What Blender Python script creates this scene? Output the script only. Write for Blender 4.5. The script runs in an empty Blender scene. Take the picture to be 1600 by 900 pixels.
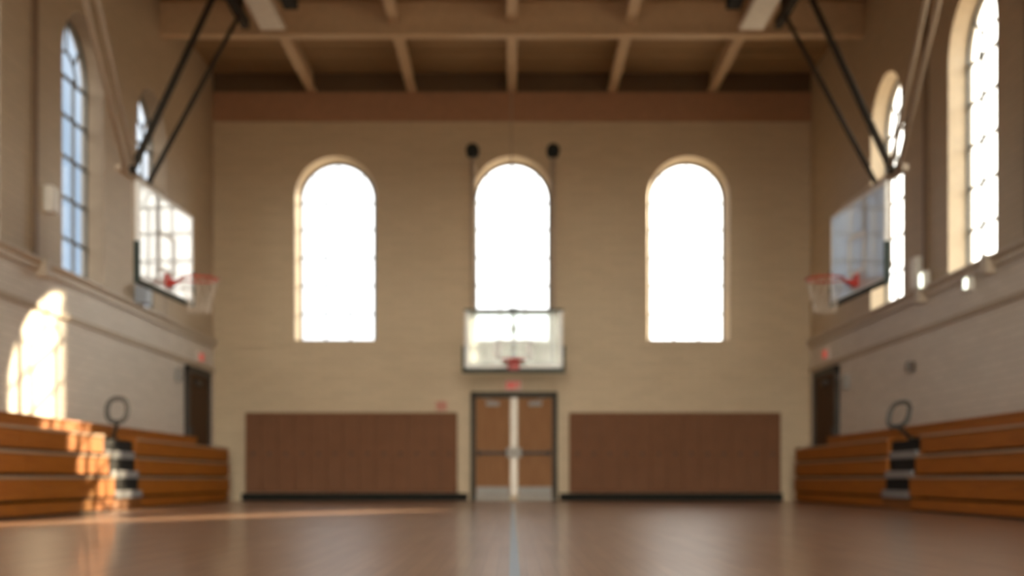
import bpy, bmesh, math, random
from mathutils import Vector, Matrix
random.seed(7)
PI = math.pi
COL = bpy.context.scene.collection
scene = bpy.context.scene

# ------------------------------------------------------------------ measures
W = 5.98          # half width of the hall
D = 24.0          # back wall
YF = -7.0         # wall behind the camera
HC = 8.55         # roof deck
TS = 0.31         # the side walls are thinner there
T = 0.42          # wall thickness at the windows
SILL, SPRING, RI, RO = 3.22, 6.09, 0.82, 0.75
CAMZ, FPX, HZN = 0.43, 1872.0, 749.0

# ------------------------------------------------------------------ materials
def new_mat(name):
    m = bpy.data.materials.new(name); m.use_nodes = True
    nt = m.node_tree; b = nt.nodes['Principled BSDF']
    return m, nt, b

def plain(name, col, rough=.5, metal=0., spec=.5, noise=.06, scale=9., coat=0.):
    m, nt, b = new_mat(name)
    n = nt.nodes.new('ShaderNodeTexNoise'); n.inputs['Scale'].default_value = scale; n.inputs['Detail'].default_value = 4
    tc = nt.nodes.new('ShaderNodeTexCoord'); nt.links.new(tc.outputs['Object'], n.inputs['Vector'])
    r = nt.nodes.new('ShaderNodeValToRGB')
    r.color_ramp.elements[0].position = .3; r.color_ramp.elements[1].position = .7
    r.color_ramp.elements[0].color = [c*(1-noise) for c in col]+[1]
    r.color_ramp.elements[1].color = [min(1, c*(1+noise)) for c in col]+[1]
    nt.links.new(n.outputs['Fac'], r.inputs['Fac']); nt.links.new(r.outputs['Color'], b.inputs['Base Color'])
    b.inputs['Roughness'].default_value = rough; b.inputs['Metallic'].default_value = metal
    b.inputs['Specular IOR Level'].default_value = spec; b.inputs['Coat Weight'].default_value = coat
    return m

def block_wall(name, low, high, zsplit, axis, rough=.55):
    """painted masonry: running-bond joints; the lower zone of the side walls is painted paler"""
    m, nt, b = new_mat(name); N = nt.nodes; L = nt.links
    g = N.new('ShaderNodeNewGeometry'); sx = N.new('ShaderNodeSeparateXYZ'); L.new(g.outputs['Position'], sx.inputs[0])
    cb = N.new('ShaderNodeCombineXYZ'); L.new(sx.outputs[axis], cb.inputs[0]); L.new(sx.outputs['Z'], cb.inputs[1])
    br = N.new('ShaderNodeTexBrick'); br.inputs['Scale'].default_value = 1.0
    br.inputs['Brick Width'].default_value = .40; br.inputs['Row Height'].default_value = .10
    br.inputs['Mortar Size'].default_value = .008; br.inputs['Mortar Smooth'].default_value = .5
    br.inputs['Color1'].default_value = (1, 1, 1, 1); br.inputs['Color2'].default_value = (.92, .92, .92, 1)
    br.inputs['Mortar'].default_value = (.8, .8, .8, 1)
    L.new(cb.outputs[0], br.inputs['Vector'])
    st = N.new('ShaderNodeMath'); st.operation = 'GREATER_THAN'; st.inputs[1].default_value = zsplit
    L.new(sx.outputs['Z'], st.inputs[0])
    mx = N.new('ShaderNodeMix'); mx.data_type = 'RGBA'; L.new(st.outputs[0], mx.inputs[0])
    mx.inputs[6].default_value = (*low, 1); mx.inputs[7].default_value = (*high, 1)
    no = N.new('ShaderNodeTexNoise'); no.inputs['Scale'].default_value = .8; no.inputs['Detail'].default_value = 5
    L.new(g.outputs['Position'], no.inputs['Vector'])
    rp = N.new('ShaderNodeValToRGB'); rp.color_ramp.elements[0].color = (.93, .92, .90, 1); rp.color_ramp.elements[1].color = (1, 1, 1, 1)
    L.new(no.outputs['Fac'], rp.inputs['Fac'])
    m1 = N.new('ShaderNodeMix'); m1.data_type = 'RGBA'; m1.blend_type = 'MULTIPLY'; m1.inputs[0].default_value = 1
    L.new(mx.outputs[2], m1.inputs[6]); L.new(br.outputs['Color'], m1.inputs[7])
    m2 = N.new('ShaderNodeMix'); m2.data_type = 'RGBA'; m2.blend_type = 'MULTIPLY'; m2.inputs[0].default_value = 1
    L.new(m1.outputs[2], m2.inputs[6]); L.new(rp.outputs['Color'], m2.inputs[7])
    L.new(m2.outputs[2], b.inputs['Base Color'])
    bp = N.new('ShaderNodeBump'); bp.inputs['Strength'].default_value = .4; bp.inputs['Distance'].default_value = .01
    bp.invert = True
    L.new(br.outputs['Fac'], bp.inputs['Height']); L.new(bp.outputs[0], b.inputs['Normal'])
    b.inputs['Roughness'].default_value = rough
    return m

def floor_wood():
    m, nt, b = new_mat('maple_floor'); N = nt.nodes; L = nt.links
    g = N.new('ShaderNodeNewGeometry')
    mp = N.new('ShaderNodeMapping'); mp.inputs['Rotation'].default_value = (0, 0, PI/2); L.new(g.outputs['Position'], mp.inputs[0])
    br = N.new('ShaderNodeTexBrick'); br.inputs['Scale'].default_value = 1
    br.inputs['Brick Width'].default_value = 1.3; br.inputs['Row Height'].default_value = .07
    br.inputs['Mortar Size'].default_value = .0012; br.inputs['Bias'].default_value = -.1
    br.inputs['Color1'].default_value = (*FLOOR_A, 1); br.inputs['Color2'].default_value = (*FLOOR_B, 1)
    br.inputs['Mortar'].default_value = (.07, .04, .025, 1)
    L.new(mp.outputs[0], br.inputs['Vector'])
    m2 = N.new('ShaderNodeMapping'); m2.inputs['Scale'].default_value = (9, .7, 1); L.new(g.outputs['Position'], m2.inputs[0])
    no = N.new('ShaderNodeTexNoise'); no.inputs['Scale'].default_value = 2.2; no.inputs['Detail'].default_value = 6
    L.new(m2.outputs[0], no.inputs['Vector'])
    rp = N.new('ShaderNodeValToRGB'); rp.color_ramp.elements[0].color = (.8, .78, .76, 1); rp.color_ramp.elements[1].color = (1.1, 1.1, 1.1, 1)
    L.new(no.outputs['Fac'], rp.inputs['Fac'])
    mx = N.new('ShaderNodeMix'); mx.data_type = 'RGBA'; mx.blend_type = 'MULTIPLY'; mx.inputs[0].default_value = 1
    L.new(br.outputs['Color'], mx.inputs[6]); L.new(rp.outputs[0], mx.inputs[7]); L.new(mx.outputs[2], b.inputs['Base Color'])
    n2 = N.new('ShaderNodeTexNoise'); n2.inputs['Scale'].default_value = .9; n2.inputs['Detail'].default_value = 4
    L.new(g.outputs['Position'], n2.inputs['Vector'])
    mr = N.new('ShaderNodeMapRange'); mr.inputs[3].default_value = .30; mr.inputs[4].default_value = .38
    L.new(n2.outputs['Fac'], mr.inputs[0]); L.new(mr.outputs[0], b.inputs['Roughness'])
    b.inputs['Specular IOR Level'].default_value = .5; b.inputs['Coat Weight'].default_value = .35; b.inputs['Coat Roughness'].default_value = .10
    return m

def wood(name, a, c, axis='Y', rough=.32, coat=.3, freq=3.):
    m, nt, b = new_mat(name); N = nt.nodes; L = nt.links
    g = N.new('ShaderNodeNewGeometry')
    mp = N.new('ShaderNodeMapping')
    mp.inputs['Scale'].default_value = {'Y': (14, .6, 14), 'Z': (14, 14, .8), 'X': (.6, 14, 14)}[axis]
    L.new(g.outputs['Position'], mp.inputs[0])
    no = N.new('ShaderNodeTexNoise'); no.inputs['Scale'].default_value = freq; no.inputs['Detail'].default_value = 7; no.inputs['Distortion'].default_value = .4
    L.new(mp.outputs[0], no.inputs['Vector'])
    rp = N.new('ShaderNodeValToRGB'); rp.color_ramp.elements[0].position = .3; rp.color_ramp.elements[1].position = .72
    rp.color_ramp.elements[0].color = (*a, 1); rp.color_ramp.elements[1].color = (*c, 1)
    L.new(no.outputs['Fac'], rp.inputs['Fac']); L.new(rp.outputs[0], b.inputs['Base Color'])
    b.inputs['Specular IOR Level'].default_value = .22; b.inputs['Roughness'].default_value = rough; b.inputs['Coat Weight'].default_value = coat; b.inputs['Coat Roughness'].default_value = .2
    return m

def thin_glass(name, tint, gloss=.08, milky=0., rough=.0):
    """window pane / backboard sheet: clear with a fresnel reflection; 'milky' is the share of white scatter"""
    m = bpy.data.materials.new(name); m.use_nodes = True; nt = m.node_tree; N = nt.nodes; L = nt.links
    N.clear(); out = N.new('ShaderNodeOutputMaterial')
    tr = N.new('ShaderNodeBsdfTransparent'); tr.inputs[0].default_value = (*tint, 1)
    gl = N.new('ShaderNodeBsdfGlossy'); gl.inputs['Roughness'].default_value = rough
    fr = N.new('ShaderNodeFresnel'); fr.inputs[0].default_value = 1.5
    mx = N.new('ShaderNodeMixShader')
    ml = N.new('ShaderNodeMath'); ml.operation = 'MULTIPLY'; ml.inputs[1].default_value = gloss*12
    ml.use_clamp = True
    L.new(fr.outputs[0], ml.inputs[0]); L.new(ml.outputs[0], mx.inputs[0])
    base = tr.outputs[0]
    if milky > 0:
        d = N.new('ShaderNodeBsdfDiffuse'); d.inputs[0].default_value = (.94, .97, .97, 1)
        t2 = N.new('ShaderNodeBsdfTranslucent'); t2.inputs[0].default_value = (.94, .97, .97, 1)
        a = N.new('ShaderNodeMixShader'); a.inputs[0].default_value = .55; L.new(d.outputs[0], a.inputs[1]); L.new(t2.outputs[0], a.inputs[2])
        c = N.new('ShaderNodeMixShader'); c.inputs[0].default_value = milky; L.new(tr.outputs[0], c.inputs[1]); L.new(a.outputs[0], c.inputs[2])
        base = c.outputs[0]
    L.new(base, mx.inputs[1]); L.new(gl.outputs[0], mx.inputs[2]); L.new(mx.outputs[0], out.inputs[0])
    return m

def lamp_mat(name, col, strength):
    m, nt, b = new_mat(name)
    b.inputs['Base Color'].default_value = (*col, 1); b.inputs['Emission Color'].default_value = (*col, 1)
    b.inputs['Emission Strength'].default_value = strength
    return m

FLOOR_A, FLOOR_B = (.34, .195, .120), (.27, .15, .088)
M = {}
M['back'] = block_wall('cream_back_wall', (.66, .53, .36), (.66, .53, .36), 99, 'X')
M['side'] = block_wall('two_tone_side_wall', (.72, .66, .585), (.54, .43, .30), 3.15, 'Y')
M['frieze'] = plain('brown_frieze', (.40, .22, .125), .6)
M['ledge'] = plain('ledge_paint', (.52, .44, .34), .5)
M['band'] = plain('string_course', (.42, .33, .23), .55)
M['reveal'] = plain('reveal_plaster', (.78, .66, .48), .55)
M['shadereveal'] = plain('reveal_plaster_shaded', (.34, .27, .20), .6)  # darker than the plaster: jamb shade put into the left reveals' colour
M['deck'] = plain('roof_deck', (.33, .215, .11), .8, scale=2)
M['topboard'] = plain('dark_top_board', (.13, .085, .045), .8)
M['beam'] = plain('beam_paint', (.60, .44, .28), .6)
M['floor'] = floor_wood()
M['blue'] = plain('blue_line_paint', (.10, .14, .20), .35)
M['oak'] = wood('bleacher_oak', (.29, .085, .005), (.41, .135, .010), rough=.45, coat=.04)
M['oakdark'] = wood('bleacher_kick', (.16, .055, .010), (.24, .09, .015), rough=.5, coat=0)
M['nose'] = plain('seat_nosing', (.42, .30, .20), .3, coat=.3)
M['black'] = plain('black_metal', (.008, .008, .007), .7, spec=.2)
M['under'] = plain('understructure', (.03, .02, .014), .7)
M['nosing'] = plain('grey_nosing', (.26, .27, .28), .35)
M['steel'] = plain('brushed_steel', (.36, .34, .31), .6, metal=.4)
M['mullion'] = plain('mullion_steel', (.42, .38, .33), .45, metal=.5)
M['railsteel'] = plain('rail_steel', (.09, .087, .08), .4, spec=.4)
M['darkmetal'] = plain('dark_brown_steel', (.032, .027, .020), .65, spec=.25)
M['mast'] = plain('mast_paint', (.42, .34, .25), .5)
M['pole'] = plain('grey_pole', (.42, .34, .26), .85, spec=.15)
M['hub'] = plain('dark_hub', (.025, .028, .026), .9, spec=.1)
M['pad'] = plain('green_pad', (.018, .035, .028), .6)
M['board'] = thin_glass('backboard_glass_clear', (.86, .92, .90), .05, .15, .05)
M['milk'] = thin_glass('backboard_reflect_white', (.9, .95, .95), .12, .86, .03)  # white scatter put in for the bright window reflections on the side boards
M['white'] = plain('white_paint', (.85, .85, .82), .4)
M['red'] = plain('red_rim', (.52, .035, .02), .4)
M['cord'] = plain('net_cord', (.62, .56, .48), .8)
M['pane'] = thin_glass('window_pane', (.97, .98, .98), .02)
M['muntin'] = plain('muntin_steel', (.10, .10, .09), .5)
M['doorwood'] = wood('door_veneer', (.25, .115, .045), (.33, .16, .065), 'Z', .6, 0)
M['darkdoor'] = wood('dark_door_veneer', (.06, .03, .013), (.10, .05, .02), 'Z', .8, 0)
M['frame'] = plain('door_frame_paint', (.065, .062, .05), .7, spec=.25)
M['darkframe'] = plain('dark_frame_paint', (.03, .024, .017), .5)
M['base'] = plain('rubber_base', (.016, .017, .014), .8, spec=.2)
M['padbrown'] = plain('brown_vinyl', (.20, .095, .05), .8, spec=.2, scale=3)
M['button'] = plain('button_brown', (.07, .045, .03), .3)
M['grey'] = plain('grey_box', (.33, .32, .30), .5)
M['pale'] = plain('pale_box', (.82, .80, .74), .5)
M['bluebox'] = plain('blue_grey_box', (.40, .47, .56), .5)
M['redbox'] = plain('red_box', (.55, .24, .17), .5)
M['fixture'] = plain('fixture_enamel', (.60, .54, .46), .4)
M['brown'] = plain('brown_strip', (.20, .13, .075), .6)
M['signwhite'] = plain('sign_white', (.72, .62, .54), .5)
M['signred'] = lamp_mat('sign_red', (.80, .05, .045), .2)
M['lamp'] = lamp_mat('lamp_lens', (.95, 1.0, .86), 1.6)

# ------------------------------------------------------------------ mesh builder
ORIG = {}
class MB:
    def __init__(s): s.bm = bmesh.new()
    def box(s, x0, x1, y0, y1, z0, z1, bev=0.):
        x0, x1 = sorted((x0, x1)); y0, y1 = sorted((y0, y1)); z0, z1 = sorted((z0, z1))
        r = bmesh.ops.create_cube(s.bm, size=1)
        for v in r['verts']:
            v.co = Vector(((v.co.x+.5)*(x1-x0)+x0, (v.co.y+.5)*(y1-y0)+y0, (v.co.z+.5)*(z1-z0)+z0))
        if bev > 0:
            es = list({e for v in r['verts'] for e in v.link_edges})
            bmesh.ops.bevel(s.bm, geom=es, offset=bev, segments=2, affect='EDGES', profile=.7)
        return s
    def tube(s, pts, r, seg=12, closed=False, caps=True):
        pts = [Vector(p) for p in pts]; n = len(pts); rings = []
        up0 = None
        for i, p in enumerate(pts):
            if closed: t = (pts[(i+1) % n]-pts[i-1]).normalized()
            else: t = (pts[min(i+1, n-1)]-pts[max(i-1, 0)]).normalized()
            if up0 is None:
                a = Vector((0, 0, 1)) if abs(t.z) < .9 else Vector((1, 0, 0))
                up0 = t.cross(a).normalized()
            u = (up0-t*up0.dot(t)).normalized(); up0 = u; v = t.cross(u)
            rings.append([s.bm.verts.new(p+u*r*math.cos(2*PI*k/seg)+v*r*math.sin(2*PI*k/seg)) for k in range(seg)])
        for i in range(n if closed else n-1):
            A, B = rings[i], rings[(i+1) % n]
            for k in range(seg):
                s.bm.faces.new((A[k], A[(k+1) % seg], B[(k+1) % seg], B[k]))
        if caps and not closed:
            s.bm.faces.new(rings[0][::-1]); s.bm.faces.new(rings[-1])
        return s
    def bar(s, p, q, w, h):
        p, q = Vector(p), Vector(q); t = (q-p).normalized()
        a = Vector((0, 0, 1)) if abs(t.z) < .9 else Vector((1, 0, 0))
        u = t.cross(a).normalized(); v = t.cross(u)
        vs = [s.bm.verts.new(c+u*w/2*i+v*h/2*j) for c in (p, q) for i, j in ((-1, -1), (1, -1), (1, 1), (-1, 1))]
        for f in ((0, 1, 2, 3), (7, 6, 5, 4), (0, 4, 5, 1), (1, 5, 6, 2), (2, 6, 7, 3), (3, 7, 4, 0)):
            s.bm.faces.new([vs[i] for i in f])
        return s
    def poly(s, pts):
        s.bm.faces.new([s.bm.verts.new(Vector(p)) for p in pts]); return s
    def prism(s, outline, off):
        """solid from a planar outline and an offset vector"""
        off = Vector(off); a = [s.bm.verts.new(Vector(p)) for p in outline]; b = [s.bm.verts.new(Vector(p)+off) for p in outline]
        n = len(a); s.bm.faces.new(a); s.bm.faces.new(b[::-1])
        for i in range(n): s.bm.faces.new((a[i], b[i], b[(i+1) % n], a[(i+1) % n]))
        return s
    def rot(s, cx, cy, ang):
        m = Matrix.Translation((cx, cy, 0)) @ Matrix.Rotation(ang, 4, 'Z') @ Matrix.Translation((-cx, -cy, 0))
        s.bm.transform(m); return s
    def build(s, name, mat, parent=None, smooth=False, origin=None):
        bmesh.ops.recalc_face_normals(s.bm, faces=s.bm.faces[:])
        if parent is not None: o0 = ORIG[parent.name]
        else:
            o0 = Vector(origin) if origin is not None else Vector((0, 0, 0))
        for v in s.bm.verts: v.co -= o0
        me = bpy.data.meshes.new(name); s.bm.to_mesh(me); s.bm.free()
        me.materials.append(mat)
        if smooth:
            for p in me.polygons: p.use_smooth = True
        o = bpy.data.objects.new(name, me); COL.objects.link(o)
        if parent is not None: o.parent = parent
        else: o.location = o0
        ORIG[o.name] = o0
        return o

def tag(o, label=None, cat=None, group=None, kind=None):
    if label: o['label'] = label
    if cat: o['category'] = cat
    if group: o['group'] = group
    if kind: o['kind'] = kind
    return o
def thing(name, loc, label, cat, group=None):
    o = bpy.data.objects.new(name, None); COL.objects.link(o); o.location = loc; o.empty_display_size = .1
    ORIG[o.name] = Vector(loc); return tag(o, label, cat, group)
def struct(o, label, cat): return tag(o, label, cat, kind='structure')

# ------------------------------------------------------------------ room shell
def arch(uc, r, sill, n=24):
    """outline of an arched opening in (u, z), counter-clockwise from the lower left"""
    pts = [(uc-r, sill), (uc+r, sill)]
    for i in range(n+1):
        a = PI*i/n; pts.append((uc+r*math.cos(a), SPRING+r*math.sin(a)))
    return pts
def wall_face(mb, P, u0, u1, z0, z1, centres, r, sill):
    """face with arched holes; P maps (u, z) to a point"""
    cs = sorted(centres); u = u0
    for c in cs:
        mb.poly([P(u, z0), P(c-r, z0), P(c-r, z1), P(u, z1)])
        mb.poly([P(c-r, z0), P(c+r, z0), P(c+r, sill), P(c-r, sill)])
        n = 24
        for i in range(n):
            a, b = PI*(1-i/n), PI*(1-(i+1)/n)
            xa, xb = c+r*math.cos(a), c+r*math.cos(b)
            mb.poly([P(xa, SPRING+r*math.sin(a)), P(xb, SPRING+r*math.sin(b)), P(xb, z1), P(xa, z1)])
        u = c+r
    mb.poly([P(u, z0), P(u1, z0), P(u1, z1), P(u, z1)])
def wall(name, mat, Pn, u0, u1, centres, label, T=T, rmat='reveal'):
    """Pn(u, z, depth): depth 0 is the room face, T the outer face"""
    mb = MB()
    wall_face(mb, lambda u, z: Pn(u, z, 0), u0, u1, -.1, HC+.1, centres, RI, SILL)
    wall_face(mb, lambda u, z: Pn(u, z, T), u0-.4, u1+.4, -.1, HC+.1, centres, RO, SILL)
    o = struct(mb.build(name, mat), label, 'wall')
    for c in centres:
        rv = MB(); A = arch(c, RI, SILL); B = arch(c, RO, SILL); n = len(A)
        for i in range(n):
            j = (i+1) % n
            rv.poly([Pn(*A[i], 0), Pn(*A[j], 0), Pn(*B[j], T), Pn(*B[i], T)])
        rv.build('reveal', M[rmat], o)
    return o
back_c = [-3.53, 0.01, 3.54]
left_c = [19.93-3.22*i for i in range(8)]
left_c = [19.93, 16.75, 13.18, 9.95, 6.7, 3.45, .2, -3.05]
right_c = [19.15, 15.6, 12.05, 8.5, 4.95, 1.4, -2.15]
PB = lambda u, z, d: (u, D+d, z)
PL = lambda u, z, d: (-W-d, u, z)
PR = lambda u, z, d: (W+d, u, z)
PF = lambda u, z, d: (u, YF-d, z)
wall('wall_back', M['back'], PB, -W, W, back_c, 'tan painted end wall with three arched windows and double doors')
wall('wall_left', M['side'], PL, YF, D, left_c, 'left side wall of brown brick above a ledge, pale grey below', TS, 'shadereveal')
wall('wall_right', M['side'], PR, YF, D, right_c, 'right side wall of brown brick above a ledge, pale grey below', TS)
b = MB(); GX, GZ0, GZ1 = 4.6, .12, 7.6  # opening added in the unseen wall behind the camera, to light the end wall
b.box(-W-.4, -GX, YF-T, YF, -.1, HC+.1); b.box(GX, W+.4, YF-T, YF, -.1, HC+.1); b.box(-GX, GX, YF-T, YF, GZ1, HC+.1); b.box(-GX, GX, YF-T, YF, -.1, GZ0)
struct(b.build('wall_front', M['back']), 'tan wall around a large glazed opening added for light at the unseen camera end of the gym', 'wall')
fl = struct(MB().box(-W-.4, W+.4, YF-.4, D+.4, -.1, 0).build('floor', M['floor']), 'glossy brown wooden gym floor', 'floor')
MB().box(-.012, .036, 1.0, 22.9, .0005, .0015).build('court_line', M['blue'], fl)

# ceiling: deck planks, purlins along the hall, I-section cross beams
cb = MB()
cb.box(-W-.4, W+.4, YF-.4, D+.4, HC+.05, HC+.2)
y = D-.02
while y > YF:                         # deck boards run across the hall, their edges showing as lines
    cb.box(-W, W, y-.62, y-.03, HC, HC+.06); y -= .65
ceil = struct(cb.build('ceiling', M['deck']), 'dark timber deck ceiling', 'ceiling')
for x in (-4.0, -2.0, 0.0, 2.0, 4.0):
    b = MB(); b.box(x-.035, x+.035, YF, D, 8.20, HC); b.box(x-.09, x+.09, YF, D, 8.17, 8.215)
    b.build('purlin', M['beam'], ceil)
for y in (20.4, 16.2, 12.0, 7.8, 3.6, -.6, -4.8):
    b = MB(); b.box(-W, W, y-.03, y+.03, 7.98, HC); b.box(-W, W, y-.10, y+.10, 7.96, 8.02)
    b.build('cross_beam', M['beam'], ceil)

# mouldings
nt_ = [0]
def trim(mb, mat, label):
    nt_[0] += 1
    return struct(mb.build('trim_%d' % nt_[0], mat), label, 'trim')
trim(MB().box(-W, W, D-.06, D+.02, 7.60, 8.17), M['frieze'], 'red-brown frieze board along the top of the end wall')
trim(MB().box(-W, W, D-.05, D+.02, 8.172, HC), M['topboard'], 'dark board between the frieze and the roof deck')
b = MB(); b.box(-W, W, D-.03, D+.02, 3.08, 3.15, .01); b.box(-W, W, D-.03, D+.02, 2.47, 2.55, .01)
trim(b, M['back'], 'pair of string courses across the end wall')
for s, side in ((-1, 'left'), (1, 'right')):
    b = MB()
    prof = [(0, 3.05), (-.05, 3.05), (-.05, 3.12), (-.10, 3.17), (-.10, 3.20), (0, 3.205)]
    b.prism([(s*(W+.02+p[0]) if p[0] == 0 else s*(W+p[0]), YF, p[1]) for p in prof], (0, D-.02-YF, 0))
    for yb_ in ((15.15,) if s < 0 else (17.35, 14.9)): b.box(s*(W-.13), s*(W+.01), yb_-.10, yb_+.10, 2.98, 3.215, .02)
    trim(b, M['ledge'], f'moulded ledge under the windows of the {side} wall')
    b = MB(); b.box(s*(W-.03), s*(W+.02), YF, D-.02, 2.56, 2.64, .01)
    trim(b, M['band'], f'string course below the ledge of the {side} wall')
for yy in (14.95,):
    trim(MB().box(-W+.05, -W-.02, yy-.06, yy+.06, 3.21, HC), M['brown'], 'brown vertical strip between windows of the left wall')
for yy in (17.25, 13.8):
    trim(MB().box(W-.05, W+.02, yy-.06, yy+.06, 3.21, HC), M['brown'], 'brown vertical strip between windows of the right wall')
b = MB(); b.box(-5.42, -.88, D-.02, D+.01, 0, .155, .004); b.box(.95, 5.42, D-.02, D+.01, 0, .155, .004)
struct(b.build('baseboard_back', M['base']), 'black rubber baseboard along the end wall', 'baseboard')

# windows: steel muntins in three columns with a fan in the arch, panes behind
nw = [0]
def window(P, c, label, T=T):
    nw[0] += 1
    d0 = T-.06                       # depth of the sash in the wall
    rr = RI+(RO-RI)*d0/T
    mb = MB()
    Q = lambda u, z: Vector(P(u, z, d0))
    outl = arch(c, rr-.012, SILL+.012)
    ring = [Q(*p) for p in outl]
    for i in range(len(ring)):
        mb.bar(ring[i], ring[(i+1) % len(ring)], .05, .05)
    for k in (-1, 1):
        mb.bar(Q(c+k*rr/3, SILL), Q(c+k*rr/3, SPRING), .037, .037)
    z = SILL+.57
    while z < SPRING-.2:
        mb.bar(Q(c-rr, z), Q(c+rr, z), .037, .037); z += .57
    mb.bar(Q(c-rr, SPRING-.05), Q(c+rr, SPRING-.05), .038, .038)
    fan = [Q(c+.36*math.cos(a), SPRING-.05+.36*math.sin(a)) for a in [PI*i/12 for i in range(13)]]
    for i in range(12): mb.bar(fan[i], fan[i+1], .03, .03)
    for a in (PI/4, PI/2, 3*PI/4):
        mb.bar(Q(c+.36*math.cos(a), SPRING-.05+.36*math.sin(a)), Q(c+(rr-.01)*math.cos(a), SPRING+(rr-.01)*math.sin(a)), .03, .03)
    o = struct(mb.build('window_%d' % nw[0], M['muntin']), label, 'window')
    pn = MB(); pn.poly([P(u, z, T-.035) for u, z in arch(c, rr-.005, SILL)])
    pn.build('pane', M['pane'], o)
for c, t in zip(back_c, ('left', 'centre', 'right')): window(PB, c, f'tall arched window glowing white, {t} of the three in the end wall')
for i, c in enumerate(left_c): window(PL, c, f'tall arched window with bluish panes in the left wall, number {i+1} from the end wall', TS)
b = MB(); nw[0] += 1  # glazing added behind the camera, brings sky light onto the end wall
for k in range(9): b.box(-GX+k*2*GX/8-.04, -GX+k*2*GX/8+.04, YF-.22, YF-.12, GZ0, GZ1)
for k in range(6): b.box(-GX, GX, YF-.21, YF-.13, GZ0+k*(GZ1-GZ0)/5-.04, GZ0+k*(GZ1-GZ0)/5+.04)
gw = struct(b.build('window_%d' % nw[0], M['muntin']), 'large steel-framed glazed opening added for light in the unseen wall at the camera end', 'window')
MB().poly([(-GX, YF-.17, GZ0), (GX, YF-.17, GZ0), (GX, YF-.17, GZ1), (-GX, YF-.17, GZ1)]).build('pane', M['pane'], gw)
for i, c in enumerate(right_c): window(PR, c, f'tall arched window with bright panes in the right wall, number {i+1} from the end wall', TS)

# doors
def lever(mb, x, y, z): mb.box(x-.03, x+.03, y-.05, y, z-.09, z+.09, .008)
dr = bpy.data.objects.new('door_1', None); COL.objects.link(dr); dr.location = (.04, D, 0); ORIG['door_1'] = Vector((.04, D, 0))
struct(dr, 'brown wooden double doors in a dark frame in the middle of the end wall', 'door')
x0, x1 = -.83, .91; xm = .04
b = MB(); b.box(x0, x0+.10, D-.09, D+.01, 0, 2.18, .006); b.box(x1-.10, x1, D-.09, D+.01, 0, 2.18, .006); b.box(x0, x1, D-.09, D+.01, 2.06, 2.18, .006)
b.build('door_frame', M['frame'], dr)
b = MB(); b.box(xm-.075, xm+.075, D-.085, D+.01, .10, 2.06, .01); b.build('mullion', M['mullion'], dr)
for s in (-1, 1):
    xa, xb = (x0+.10, xm-.075) if s < 0 else (xm+.075, x1-.10)
    lf = MB().box(xa+.004, xb-.004, D-.055, D+.01, .11, 2.055, .004).build('door_leaf', M['doorwood'], dr)
    MB().box(xa+.02, xb-.02, D-.062, D-.05, .12, .28, .003).build('kick_plate', M['grey'], lf)
    MB().box(xa+.004, xb-.004, D-.066, D-.04, .012, .11, .003).build('bottom_rail', M['steel'], lf)
    p = MB(); p.box(xa+.03, xb-.03, D-.115, D-.075, .925, .985, .012); p.box(xa+.03, xa+.10, D-.115, D-.05, .90, 1.01, .01); p.box(xb-.10, xb-.03, D-.115, D-.05, .90, 1.01, .01)
    p.build('push_bar', M['darkframe'], lf)
    c = MB(); cx = (xa+xb)/2
    c.box(cx-.13, cx+.13, D-.12, D-.055, 1.90, 1.98, .01); c.bar((cx, D-.11, 1.985), (cx+s*.2, D-.06, 2.06), .02, .012)
    c.build('door_closer', M['grey'], lf)
MB().box(xm-.15, xm+.15, D-.15, D-.08, .87, 1.06, .015).build('latch_box', M['steel'], dr)
for s, side, n in ((-1, 'left', 2), (1, 'right', 3)):
    loc = (s*W, 22.7, 0)
    dd = bpy.data.objects.new('door_%d' % n, None); COL.objects.link(dd); dd.location = loc; ORIG[dd.name] = Vector(loc)
    struct(dd, f'dark brown door in the {side} wall beyond the bleachers', 'door')
    f = MB(); xa, xb = s*(W-.08), s*(W+.01); ya, yb = 21.86, 23.52
    f.box(xa, xb, ya, ya+.10, 0, 2.52, .006); f.box(xa, xb, yb-.10, yb, 0, 2.52, .006); f.box(xa, xb, ya, yb, 2.40, 2.52, .006)
    f.build('door_frame', M['darkframe'], dd)
    lf = MB().box(s*(W-.045), xb, ya+.105, yb-.105, .01, 2.395, .004).build('door_leaf', M['darkdoor'], dd)
    MB().box(s*(W-.10), s*(W-.04), ya+.16, ya+.22, 1.1, 1.4, .01).build('door_handle', M['darkframe'], lf)
    c = MB(); c.box(s*(W-.12), s*(W-.045), ya+.5, ya+.85, 2.2, 2.29, .01); c.build('door_closer', M['darkframe'], lf)

# ------------------------------------------------------------------ wall pads
for s, side in ((-1, 'left'), (1, 'right')):
    xa, xb = (-5.33, -1.09) if s < 0 else (1.14, 5.37)
    t = thing('wall_pad', ((xa+xb)/2, D-.07, .165), f'long brown padded wall panel {side} of the double doors', 'wall pad', 'brown wall pads')
    MB().box(xa+.01, xb-.01, D-.035, D-.001, .17, 1.755).build('backing_board', M['button'], t)
    n = 13; w = (xb-xa)/n
    for i in range(n):
        p = MB().box(xa+i*w+.002, xa+(i+1)*w-.002, D-.085, D-.034, .165, 1.765, .014).build('panel', M['padbrown'], t)
        cx = xa+(i+.5)*w; bb = MB()
        bb.tube([(cx, D-.084, .94), (cx, D-.094, .94), (cx, D-.10, .94)], .035, 14); bb.build('button', M['button'], p, True)

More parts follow.
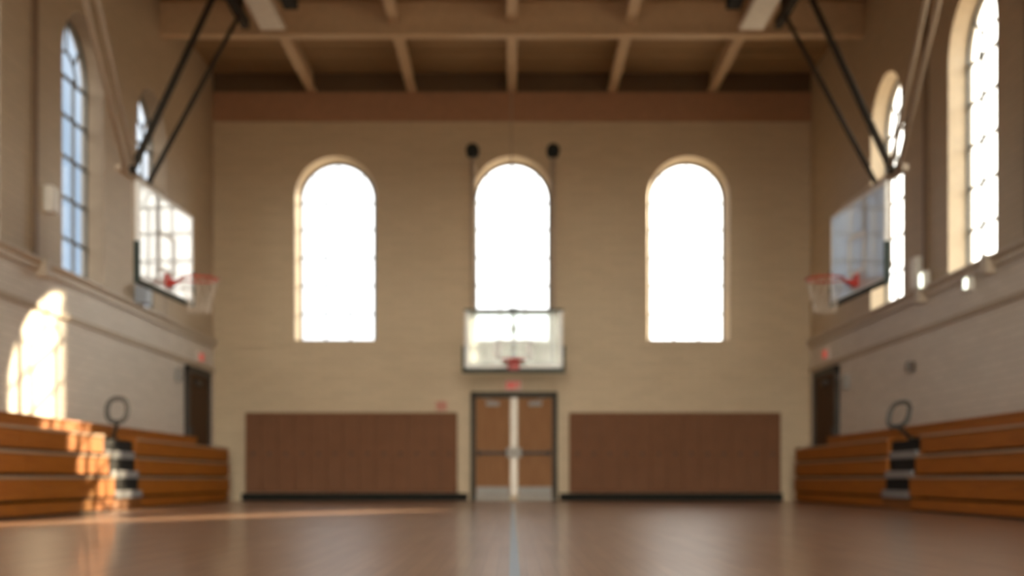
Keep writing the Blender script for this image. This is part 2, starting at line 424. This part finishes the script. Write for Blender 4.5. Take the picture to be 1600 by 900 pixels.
# ------------------------------------------------------------------ bleachers
ROWS = [(.20, .47), (.505, .757), (.79, 1.035)]
def bleacher(s, y0, y1, fronts, rear, label, loc_y):
    xr = fronts[-1]
    t = thing('bleacher', (s*5.7, loc_y, 0), label, 'bleacher', 'wooden bleacher sections')
    MB().box(s*(fronts[0]+.02), s*5.93, y0, y1, .03, .165, .004).build('kick_board', M['oak'], t)
    MB().box(s*(fronts[0]+.06), s*5.90, y0+.02, y1-.02, 0, .032).build('plinth', M['under'], t)
    sp = MB()
    sp.box(s*(max(fronts[:3])+.08), s*5.93, y0+.02, y1-.02, .15, 1.0)
    sp.build('understructure', M['under'], t)
    for (za, zb), fx in zip(ROWS, fronts[:3]):
        f = MB(); L = y1-y0; k = max(1, round(L/2.9)); seg = L/k
        for i in range(k):
            f.box(s*fx, s*(fx+.035), y0+i*seg+.003, y0+(i+1)*seg-.003, za, zb-.04, .004)
        f.build('fascia_board', M['oak'], t)
        q = MB(); q.box(s*(fx-.012), s*5.93, y0, y1, zb-.036, zb, .006)
        seat = q.build('seat_board', M['oak'], t)
        MB().box(s*(fx-.018), s*(fx-.011), y0, y1, zb-.034, zb-.004, .002).build('nosing', M['nose'], seat)
    f = MB(); f.box(s*fronts[3], s*(fronts[3]+.035), rear[0], rear[1], 1.04, 1.165, .004); f.build('back_fascia', M['oak'], t)
    q = MB(); q.box(s*(fronts[3]-.012), s*5.93, rear[0], rear[1], 1.168, 1.20, .006); q.build('top_board', M['oak'], t)
    for ye in (y0, y1):                                 # end panels
        e = MB(); k = .02 if ye == y0 else -.02
        e.prism([(s*(fronts[0]+.04), ye, .165), (s*5.93, ye, .165), (s*5.93, ye, 1.0), (s*(fronts[2]+.04), ye, 1.0), (s*(fronts[1]+.04), ye, .74)], (0, k, 0))
        e.build('end_panel', M['oakdark'], t)
for s, side in ((-1, 'left'), (1, 'right')):
    sun = 'partly in sunlight' if s < 0 else 'in shade'
    bleacher(s, 8.0, 16.2, (5.37, 5.45, 5.52, 5.74), (8.0, 16.0), f'stepped wooden bleacher section nearer the camera along the {side} wall, {sun}', 12.1)
    bleacher(s, 17.5, 23.2, (5.47, 5.48, 5.49, 5.74), (16.04, 21.8), f'flush wooden bleacher section between the aisle steps and the end wall, {side} side', 20.3)
    # aisle steps
    st = thing('aisle_stairs', (s*5.6, 16.85, 0), f'black aisle steps with grey edges between the {side} bleacher sections', 'stairs', 'bleacher aisle steps')
    for k, (zt, fx) in enumerate(((.27, 5.40), (.545, 5.45), (.82, 5.51))):
        zb = (.165, .275, .55)[k]
        p = MB().box(s*fx, s*5.92, 16.24, 17.46, zb, zt, .004).build('step', M['black'], st)
        MB().box(s*(fx-.02), s*(fx+.25), 16.26, 17.44, zt-.10, zt+.006, .008).build('nosing', M['nosing'], p)
    MB().box(s*5.54, s*5.92, 16.24, 17.46, .826, .98, .004).build('landing', M['black'], st)
    MB().box(s*5.41, s*5.92, 16.22, 17.48, 0, .163, .004).build('kick_board', M['oakdark'], st)
    # rail loop
    rl = thing('aisle_handrail', (s*5.55, 16.8, .98), f'grey steel loop handrail rising from the {side} aisle steps', 'handrail', 'bleacher aisle handrails')
    cz, cx, hw, hh = (1.40, 5.535, .125, .165) if s < 0 else (1.34, 5.43, .155, .17)
    loop = []
    for i in range(40):
        a = 2*PI*i/40; u = hw*math.copysign(abs(math.cos(a))**.8, math.cos(a)); v = hh*math.copysign(abs(math.sin(a))**.8, math.sin(a))
        loop.append((s*cx+u+v*(.05 if s < 0 else .22), 16.8+.05*math.cos(a), cz+v+u*(.05 if s < 0 else .12)))
    MB().tube(loop, .034, 10, closed=True).build('rail_loop', M['railsteel'], rl, True)
    MB().tube([(s*cx+(.0), 16.8, cz-.165), (s*(cx+.03), 16.8, 1.12), (s*5.60, 16.8, 1.01)], .028, 10).build('post', M['darkmetal'], rl, True)
    MB().tube([(s*5.605, 16.8, .981), (s*5.605, 16.8, 1.01)], .05, 14).build('base_flange', M['darkmetal'], rl)

# ------------------------------------------------------------------ hoops
def rim_mesh(cx, cy, z, r):
    return MB().tube([(cx+r*math.cos(2*PI*i/32), cy+r*math.sin(2*PI*i/32), z) for i in range(32)], .013, 10, closed=True)
def net_mesh(cx, cy, z, r):
    mb = MB(); n = 12
    lv = [(0, r), (-.12, r*.86), (-.25, r*.66), (-.40, r*.56)]
    for i in range(n):
        for sgn in (-1, 1):
            pts = [(cx+rr*math.cos(2*PI*(i+sgn*.5*k)/n), cy+rr*math.sin(2*PI*(i+sgn*.5*k)/n), z+dz) for k, (dz, rr) in enumerate(lv)]
            mb.tube(pts, .0035, 5)
    return mb
# side hoops: glass sheet parallel to the wall, hung from an A-frame of pipes
for s, side in ((-1, 'left'), (1, 'right')):
    X = s*4.19; TOE = (X, 14.57, s*math.radians(3.2))      # the boards toe in a little towards the end wall
    t = thing('basketball_hoop', (s*4.3, 14.55, 2.72),
              f'{"bright white" if s < 0 else "pale bluish"} glass backboard with red rim hung by long pipes near the {side} wall', 'basketball hoop', 'basketball hoops')
    ya, yb, za, zb = 13.64, 15.50, 2.72, 3.80
    bd = MB().box(X, X+s*.014, ya, yb, za, zb).rot(*TOE).build('backboard', M['milk'], t)
    f = MB()
    f.box(X-s*.006, X+s*.04, ya-.03, ya+.012, za, zb); f.box(X-s*.006, X+s*.04, yb-.012, yb+.03, za, zb)
    f.box(X-s*.006, X+s*.04, ya-.03, yb+.03, zb-.01, zb+.03); f.box(X-s*.006, X+s*.04, ya-.03, yb+.03, za-.03, za+.01)
    f.rot(*TOE).build('board_frame', M['white'], bd)
    q = MB(); yc = 14.57
    for (a0, a1, c0, c1) in ((yc-.30, yc+.30, 3.36, 3.41), (yc-.30, yc+.30, 2.93, 2.98), (yc-.30, yc-.25, 2.93, 3.41), (yc+.25, yc+.30, 2.93, 3.41)):
        q.box(X-s*.004, X-s*.001, a0, a1, c0, c1)
    q.rot(*TOE).build('target_square', M['white'], bd)
    p = MB()
    p.box(X-s*.02, X+s*.05, ya-.05, yb+.05, za-.06, za-.012, .01); p.box(X-s*.02, X+s*.05, ya-.06, ya-.02, za-.06, za+.42, .01); p.box(X-s*.02, X+s*.05, yb+.02, yb+.06, za-.06, za+.42, .01)
    p.rot(*TOE).build('edge_pad', M['pad'], bd)
    zr = 2.86; rx = X-s*.39
    br = MB(); br.box(X-s*.03, X-s*.002, yc-.09, yc+.09, zr-.10, zr+.06, .008); br.box(X-s*.17, X-s*.02, yc-.07, yc+.07, zr-.035, zr-.012, .005)
    br.prism([(X-s*.03, yc-.05, zr-.09), (X-s*.15, yc-.05, zr-.03), (X-s*.03, yc-.05, zr-.03)], (0, .10, 0))
    br.rot(*TOE).build('rim_bracket', M['red'], t)
    rm = rim_mesh(rx, yc, zr, .228).rot(*TOE).build('rim', M['red'], t, True)
    net_mesh(rx, yc, zr-.012, .224).rot(*TOE).build('net', M['cord'], rm)
    bx = s*4.30
    h = MB()
    h.bar((bx, ya-.35, 3.90), (bx, yb-.1, 3.90), .07, .07); h.bar((bx, ya+.15, 2.85), (bx, ya+.15, 3.92), .05, .05); h.bar((bx, yb-.15, 2.85), (bx, yb-.15, 3.92), .05, .05)
    h.bar((bx, ya+.1, 2.90), (bx, yb-.1, 2.90), .06, .06)
    for yy in (ya+.15, yb-.15):
        for zz in (2.9, 3.72): h.bar((bx, yy, zz), (X+s*.012, yy, zz), .04, .04)
    h.rot(*TOE).build('back_frame', M['mast'], t)
    for k, (p0, p1) in enumerate((((bx, 13.36, 3.86), (bx, 9.60, 7.9)), ((bx, 13.68, 3.88), (bx, 10.42, 7.9)))):
        MB().tube([p0, p1], .029, 10).build('mast', M['mast'], t, True)
    for k, (p0, p1, r) in enumerate((((bx, 13.55, 3.92), (bx, 17.62, 7.72), .045), ((bx, 14.15, 3.92), (bx, 18.85, 7.72), .032))):
        MB().tube([p0, p1], r, 10).build('brace', M['darkmetal'], t, True)
    hb = MB(); hb.box(bx-.06, bx+.06, 16.6, 19.35, 7.70, 7.86, .01)
    for yy in (16.9, 19.0): hb.box(bx-.03, bx+.03, yy-.04, yy+.04, 7.85, HC+.02)
    hb.build('header_rail', M['darkmetal'], t)
    hb = MB(); hb.box(bx-.10, bx+.10, 9.4, 10.6, 7.85, 7.98, .01)
    for yy in (9.7, 10.2): hb.box(bx-.03, bx+.03, yy-.04, yy+.04, 7.97, HC+.02)
    hb.build('mast_header', M['darkmetal'], t)
# end hoop: board in front of the middle window, two pipes with round hubs held off the wall
yB = 22.3
t = thing('basketball_hoop', (.03, yB, 2.48), 'clear glass backboard with red rim in front of the middle arched window', 'basketball hoop', 'basketball hoops')
xa, xb, za, zb = -.87, .935, 2.50, 3.57; xc = .03
bd = MB().box(xa, xb, yB, yB+.014, za, zb).build('backboard', M['board'], t)
f = MB(); f.box(xa-.01, xa+.055, yB-.01, yB-.001, za, zb); f.box(xb-.055, xb+.01, yB-.01, yB-.001, za, zb); f.box(xa+.05, xb-.05, yB-.01, yB-.001, za, za+.05)
f.build('board_border', M['white'], bd)
MB().box(xa-.02, xb+.02, yB-.02, yB+.05, zb-.01, zb+.03, .006).build('top_rail', M['pad'], bd)
q = MB()
for (a0, a1, c0, c1) in ((xc-.36, xc-.25, 2.70, 3.0), (xc+.25, xc+.36, 2.70, 3.0), (xc-.36, xc+.36, 2.98, 3.03), (xc-.36, xc+.36, 2.67, 2.71)):
    q.box(a0, a1, yB-.005, yB-.001, c0, c1)
q.build('target_square', M['white'], bd)
p = MB(); p.box(xa-.05, xb+.05, yB-.03, yB+.05, za-.09, za-.005, .012); p.box(xa-.06, xa-.012, yB-.03, yB+.05, za-.09, za+.42, .012); p.box(xb+.012, xb+.06, yB-.03, yB+.05, za-.09, za+.42, .012)
p.build('edge_pad', M['pad'], bd)
b = MB(); b.box(xc-.035, xc+.035, yB+.03, yB+.09, 2.55, 3.60, .006); b.box(xc-.075, xc+.075, yB+.03, yB+.10, 3.19, 3.29, .01); b.box(xc-.09, xc+.09, yB+.02, yB+.10, 3.53, 3.63, .01)
b.build('centre_post', M['pad'], t)
zr = 2.62
b = MB(); b.box(xc-.11, xc+.11, yB-.035, yB-.011, zr-.15, zr+.05, .008)
b.prism([(xc-.09, yB-.03, zr-.04), (xc+.09, yB-.03, zr-.04), (xc+.03, yB-.03, zr-.16), (xc-.03, yB-.03, zr-.16)], (0, -.10, 0))
b.box(xc-.07, xc+.07, yB-.17, yB-.03, zr-.035, zr-.012, .004)
b.build('rim_bracket', M['red'], t)
rim_mesh(xc, yB-.39, zr, .22).build('rim', M['red'], t, True)
for zz in (3.55, 2.62): MB().bar((-.74, yB+.11, zz), (.80, yB+.11, zz), .06, .06).build('cross_bar', M['mast'], t)
for xx in (-.74, .77):
    MB().tube([(xx, yB+.17, 2.55), (xx, yB+.17, 6.62)], .045, 12).build('mast', M['pole'], t, True)
    h = MB(); h.tube([(xx, yB+.05, 6.58), (xx, yB+.25, 6.58)], .125, 20); MB().tube([(xx, yB+.2, 6.58), (xx, D-.001, 6.58)], .02, 10).build('wall_arm', M['mast'], t, True)
    h.build('hub', M['hub'], t, False)
    h = MB(); h.tube([(xx, yB+.2, 3.3), (xx, D-.01, 3.06)], .03, 10); h.build('wall_stay', M['pole'], t, True)
MB().tube([(xc-.04, yB+.12, 3.6), (xc-.04, yB+.12, 8.18)], .012, 8).build('hoist_cable', M['pole'], t, True)

# ------------------------------------------------------------------ ceiling lights
for s, side in ((-1, 'left'), (1, 'right')):
    cx = s*3.76
    t = thing('ceiling_light', (cx, 17.4, 7.5), f'long pale unlit ceiling light fixture hanging beside the {side} hoop braces', 'ceiling light', 'ceiling light fixtures')
    h = MB()
    prof = [(-.20, 7.50), (.20, 7.50), (.20, 7.56), (.11, 7.70), (-.11, 7.70), (-.20, 7.56)]
    h.prism([(cx+a, 15.9, z) for a, z in prof], (0, 2.95, 0)); h.build('housing', M['fixture'], t)
    MB().box(cx-.17, cx+.17, 15.95, 18.80, 7.485, 7.503, .004).build('diffuser', M['pale'], t)
    for yy in (16.5, 18.3): MB().tube([(cx, yy, 7.69), (cx, yy, HC+.01)], .012, 8).build('hanger_rod', M['darkmetal'], t)
    t = thing('ceiling_bracket', (s*3.40, 18.2, 7.62), f'dark steel bracket hanging from the roof just inside the {side} ceiling light', 'bracket', 'dark ceiling brackets')
    MB().box(s*3.29, s*3.51, 17.6, 18.45, 7.66, 7.82, .01).build('rail', M['black'], t)
    MB().box(s*3.37, s*3.43, 17.95, 18.05, 7.8, HC+.01).build('hanger', M['black'], t)

# ------------------------------------------------------------------ small wall things
def exit_sign(loc, ax, label):
    """ax: 'x' sign lies on the end wall, +1/-1 on the right/left wall"""
    t = thing('exit_sign', loc, label, 'exit sign', 'exit signs')
    def Pt(u, z, d):
        if ax == 'x': return (loc[0]+u, loc[1]-d, loc[2]+z)
        return (loc[0]-ax*d, loc[1]-ax*u, loc[2]+z)
    def bx(mb, u0, u1, z0, z1, d0, d1):
        a, c = Pt(u0, z0, d0), Pt(u1, z1, d1); mb.box(a[0], c[0], a[1], c[1], a[2], c[2])
    b = MB(); bx(b, -.16, .16, -.10, .10, .0, .05); b.build('sign_box', M['signwhite'], t)
    l = MB(); d0, d1 = .0505, .056; h = .07; w = .024
    x = -.135
    bx(l, x, x+w, -h, h, d0, d1)
    for zz in (-h, -.012, h-.024): bx(l, x+w, x+.06, zz, zz+.024, d0, d1)
    x = -.062
    for sg in (-1, 1):
        l.prism([Pt(x+.03-sg*.03-.013, -h, d0), Pt(x+.03-sg*.03+.013, -h, d0), Pt(x+.03+sg*.03+.013, h, d0), Pt(x+.03+sg*.03-.013, h, d0)], Vector(Pt(0, 0, d1))-Vector(Pt(0, 0, d0)))
    x = .017; bx(l, x, x+w, -h, h, d0, d1)
    x = .06; bx(l, x, x+.075, h-.024, h, d0, d1); bx(l, x+.0255, x+.0495, -h, h-.024, d0, d1)
    l.build('lettering', M['signred'], t)
exit_sign((.03, D, 2.31), 'x', 'red lettered exit sign above the double doors of the end wall')
exit_sign((-W, 22.9, 2.76), -1, 'red lettered exit sign above the dark door in the left wall')
exit_sign((W, 22.7, 2.80), 1, 'red lettered exit sign above the dark door in the right wall')
def wall_box(name, c, sz, mat, label, cat, lens=None):
    """small unit with a body and a face plate, fixed to a wall"""
    x, y, z = c; a, b_, h = sz
    t = thing(name, (x, y, z), label, cat)
    MB().box(x-a/2, x+a/2, y-b_/2, y+b_/2, z-h/2, z+h/2, min(sz)*.15).build('body', M[mat], t)
    if abs(x) > W-.3:                                   # on a side wall: plate faces the hall
        s = -1 if x > 0 else 1
        MB().box(x+s*a/2, x+s*(a/2+.012), y-b_*.36, y+b_*.36, z-h*.36, z+h*.36, .003).build('face_plate', M[lens or mat], t)
    else:
        MB().box(x-a*.36, x+a*.36, y-b_/2-.012, y-b_/2, z-h*.36, z+h*.36, .003).build('face_plate', M[lens or mat], t)
wall_box('fire_alarm', (-1.41, D-.035, 1.90), (.22, .068, .18), 'redbox', 'small faded red alarm box just above the left brown wall pad', 'alarm')
wall_box('switch_box', (-W+.045, 21.35, 2.29), (.09, .16, .24), 'grey', 'small grey box on the left wall beside the dark door', 'wall box')
wall_box('switch_box', (W-.045, 21.3, 2.16), (.09, .16, .26), 'grey', 'small grey box on the right wall beside the dark door', 'wall box')
wall_box('wall_sensor', (W-.045, 17.85, 2.11), (.09, .16, .15), 'button', 'small dark sensor on the pale right wall above the bleachers', 'sensor')
wall_box('mounted_box', (-W+.06, 15.4, 4.02), (.12, .24, .34), 'pale', 'small pale box high on the left wall beside the nearest arched window', 'wall box')
wall_box('mounted_box', (-W+.10, 19.1, 3.37), (.18, .34, .30), 'bluebox', 'small blue-grey box on the left ledge below the hoop', 'wall box')
wall_box('mounted_box', (W-.06, 17.55, 3.45), (.12, .24, .46), 'pale', 'small pale box on the right wall above the ledge between the windows', 'wall box')
wall_box('wall_lamp', (W-.09, 17.1, 3.27), (.10, .17, .26), 'pale', 'lit round-cornered lamp on the right ledge under the brown strip', 'lamp', 'lamp')
wall_box('wall_lamp', (W-.045, 15.55, 2.97), (.09, .15, .18), 'pale', 'lit small lamp on the right wall below the ledge of the nearest window', 'lamp', 'lamp')

# ------------------------------------------------------------------ sky, sun
REAR_FILL, EAST, WEST = 10.5, (4.6, 4.4, 3.95), (.40, .46, .56)
SUN_DIR = Vector((.552, .834, math.tan(math.radians(20.5)))).normalized()   # towards the sun
wd = bpy.data.worlds.new('sky'); scene.world = wd; wd.use_nodes = True
nt = wd.node_tree; N = nt.nodes; L = nt.links; N.clear()
out = N.new('ShaderNodeOutputWorld'); bg = N.new('ShaderNodeBackground'); L.new(bg.outputs[0], out.inputs[0])
tc = N.new('ShaderNodeTexCoord')
dp = N.new('ShaderNodeVectorMath'); dp.operation = 'DOT_PRODUCT'; dp.inputs[1].default_value = SUN_DIR
nm = N.new('ShaderNodeVectorMath'); nm.operation = 'NORMALIZE'; L.new(tc.outputs['Generated'], nm.inputs[0]); L.new(nm.outputs[0], dp.inputs[0])
mr = N.new('ShaderNodeMapRange'); mr.inputs[1].default_value = -1; mr.inputs[2].default_value = 1; L.new(dp.outputs['Value'], mr.inputs[0])
rp = N.new('ShaderNodeValToRGB'); L.new(mr.outputs[0], rp.inputs[0])
e = rp.color_ramp.elements
e[0].position = 0; e[0].color = (.3, .36, .46, 1)
e[1].position = 1; e[1].color = (3.4, 3.2, 2.8, 1)
for p_, c_ in ((.74, (.30, .38, .50)), (.812, (.26, .34, .44)), (.860, (1.2, 1.23, 1.26)), (.93, (2.2, 2.2, 2.15)), (.98, (3.2, 3.05, 2.75))):
    k_ = e.new(p_); k_.color = (*c_, 1)
sp = N.new('ShaderNodeSeparateXYZ'); L.new(nm.outputs[0], sp.inputs[0])
gr = N.new('ShaderNodeMapRange'); gr.inputs[1].default_value = -.03; gr.inputs[2].default_value = .03; L.new(sp.outputs['Z'], gr.inputs[0])
mx = N.new('ShaderNodeMix'); mx.data_type = 'RGBA'; L.new(gr.outputs[0], mx.inputs[0])
ge = N.new('ShaderNodeMapRange'); ge.inputs[1].default_value = -.45; ge.inputs[2].default_value = .25; L.new(sp.outputs['X'], ge.inputs[0])
m4 = N.new('ShaderNodeMix'); m4.data_type = 'RGBA'; L.new(ge.outputs[0], m4.inputs[0])       # ground: in the building's shade to the west, sunlit to the east
m4.inputs[6].default_value = (.16, .13, .10, 1); m4.inputs[7].default_value = (1.7, 1.3, .88, 1); L.new(m4.outputs[2], mx.inputs[6])
# bright sky patch added out of view behind the camera, lighting the end wall
cl = N.new('ShaderNodeMapRange'); cl.inputs[1].default_value = -.84; cl.inputs[2].default_value = -.95; L.new(sp.outputs['Y'], cl.inputs[0])
m2 = N.new('ShaderNodeMix'); m2.data_type = 'RGBA'; L.new(cl.outputs[0], m2.inputs[0])
L.new(rp.outputs[0], m2.inputs[6]); m2.inputs[7].default_value = (REAR_FILL*1.0, REAR_FILL*.91, REAR_FILL*.76, 1)
last = m2.outputs[2]
# side lobes of brighter sky, added out of view to light the side walls
for lo, hi, col in ((.48, .68, EAST), (-.50, -.70, WEST)):
    c1 = N.new('ShaderNodeMapRange'); c1.inputs[1].default_value = lo; c1.inputs[2].default_value = hi; L.new(sp.outputs['X'], c1.inputs[0])
    m3 = N.new('ShaderNodeMix'); m3.data_type = 'RGBA'; L.new(c1.outputs[0], m3.inputs[0]); L.new(last, m3.inputs[6]); m3.inputs[7].default_value = (*col, 1); last = m3.outputs[2]
L.new(last, mx.inputs[7])
L.new(mx.outputs[2], bg.inputs[0]); bg.inputs['Strength'].default_value = 1.0
sl = bpy.data.lights.new('sun', 'SUN'); sl.energy = 13; sl.color = (1.0, .79, .51); sl.angle = math.radians(.55)
so = bpy.data.objects.new('sun', sl); COL.objects.link(so); so.rotation_euler = SUN_DIR.to_track_quat('Z', 'Y').to_euler(); so.location = (20, 40, 15)
# unseen blocks added to keep the sun off all but two end-wall windows
sx_, sy_ = SUN_DIR.x/math.hypot(SUN_DIR.x, SUN_DIR.y), SUN_DIR.y/math.hypot(SUN_DIR.x, SUN_DIR.y)
def sun_block(p0, p1, t0, t1, h, label):
    b = MB(); P = lambda p, t: (p*sy_+t*sx_, -p*sx_+t*sy_)
    b.prism([(*P(p0, t0), -.1), (*P(p1, t0), -.1), (*P(p1, t1), -.1), (*P(p0, t1), -.1)], (0, 0, h))
    return struct(b.build('sun_blocker', M['blocker']), label, 'building')
M['blocker'] = block_wall('blocker_brick', (.38, .29, .22), (.38, .29, .22), 99, 'X')
sun_block(-7.2, 26, 56, 66, 34, 'tall unseen brick block added to keep the sun off the right windows')
sun_block(-17.0, -13.74, 44, 47, 22, 'narrow unseen brick tower added to keep the sun off the left end-wall window')
# sky portals in the window openings (they only guide the sampling of the sky)
def portal(P, c, nrm, w=1.6, h=3.8, zc=SILL+1.82):
    l = bpy.data.lights.new('sky_portal', 'AREA'); l.shape = 'RECTANGLE'; l.size = w; l.size_y = h; l.cycles.is_portal = True
    o = bpy.data.objects.new('sky_portal', l); COL.objects.link(o); o.location = P(c, zc, T+.02)
    o.rotation_euler = Vector(nrm).to_track_quat('-Z', 'Z').to_euler()
for c in back_c: portal(PB, c, (0, -1, 0))
portal(PF, 0, (0, 1, 0), 2*GX, GZ1-GZ0, (GZ0+GZ1)/2)
for c in left_c: portal(PL, c, (1, 0, 0))
for c in right_c: portal(PR, c, (-1, 0, 0))

# ------------------------------------------------------------------ camera
cd = bpy.data.cameras.new('camera'); co = bpy.data.objects.new('camera', cd); COL.objects.link(co)
co.location = (0, 0, CAMZ); co.rotation_euler = (PI/2, 0, 0)
cd.sensor_width = 36; cd.lens = FPX/1600*36; cd.shift_y = (HZN-450)/1600
cd.dof.use_dof = True; cd.dof.focus_distance = 3.0; cd.dof.aperture_fstop = 2.1
cd.clip_end = 300
scene.camera = co
vs = scene.view_settings
vs.view_transform = 'Standard'; vs.look = 'None'; vs.gamma = 1; vs.use_curve_mapping = False; vs.exposure = 0.87
scene.cycles.max_bounces = 16; scene.cycles.diffuse_bounces = 10; scene.cycles.transparent_max_bounces = 24
scene.cycles.use_denoising = True
scene.cycles.sample_clamp_indirect = 6
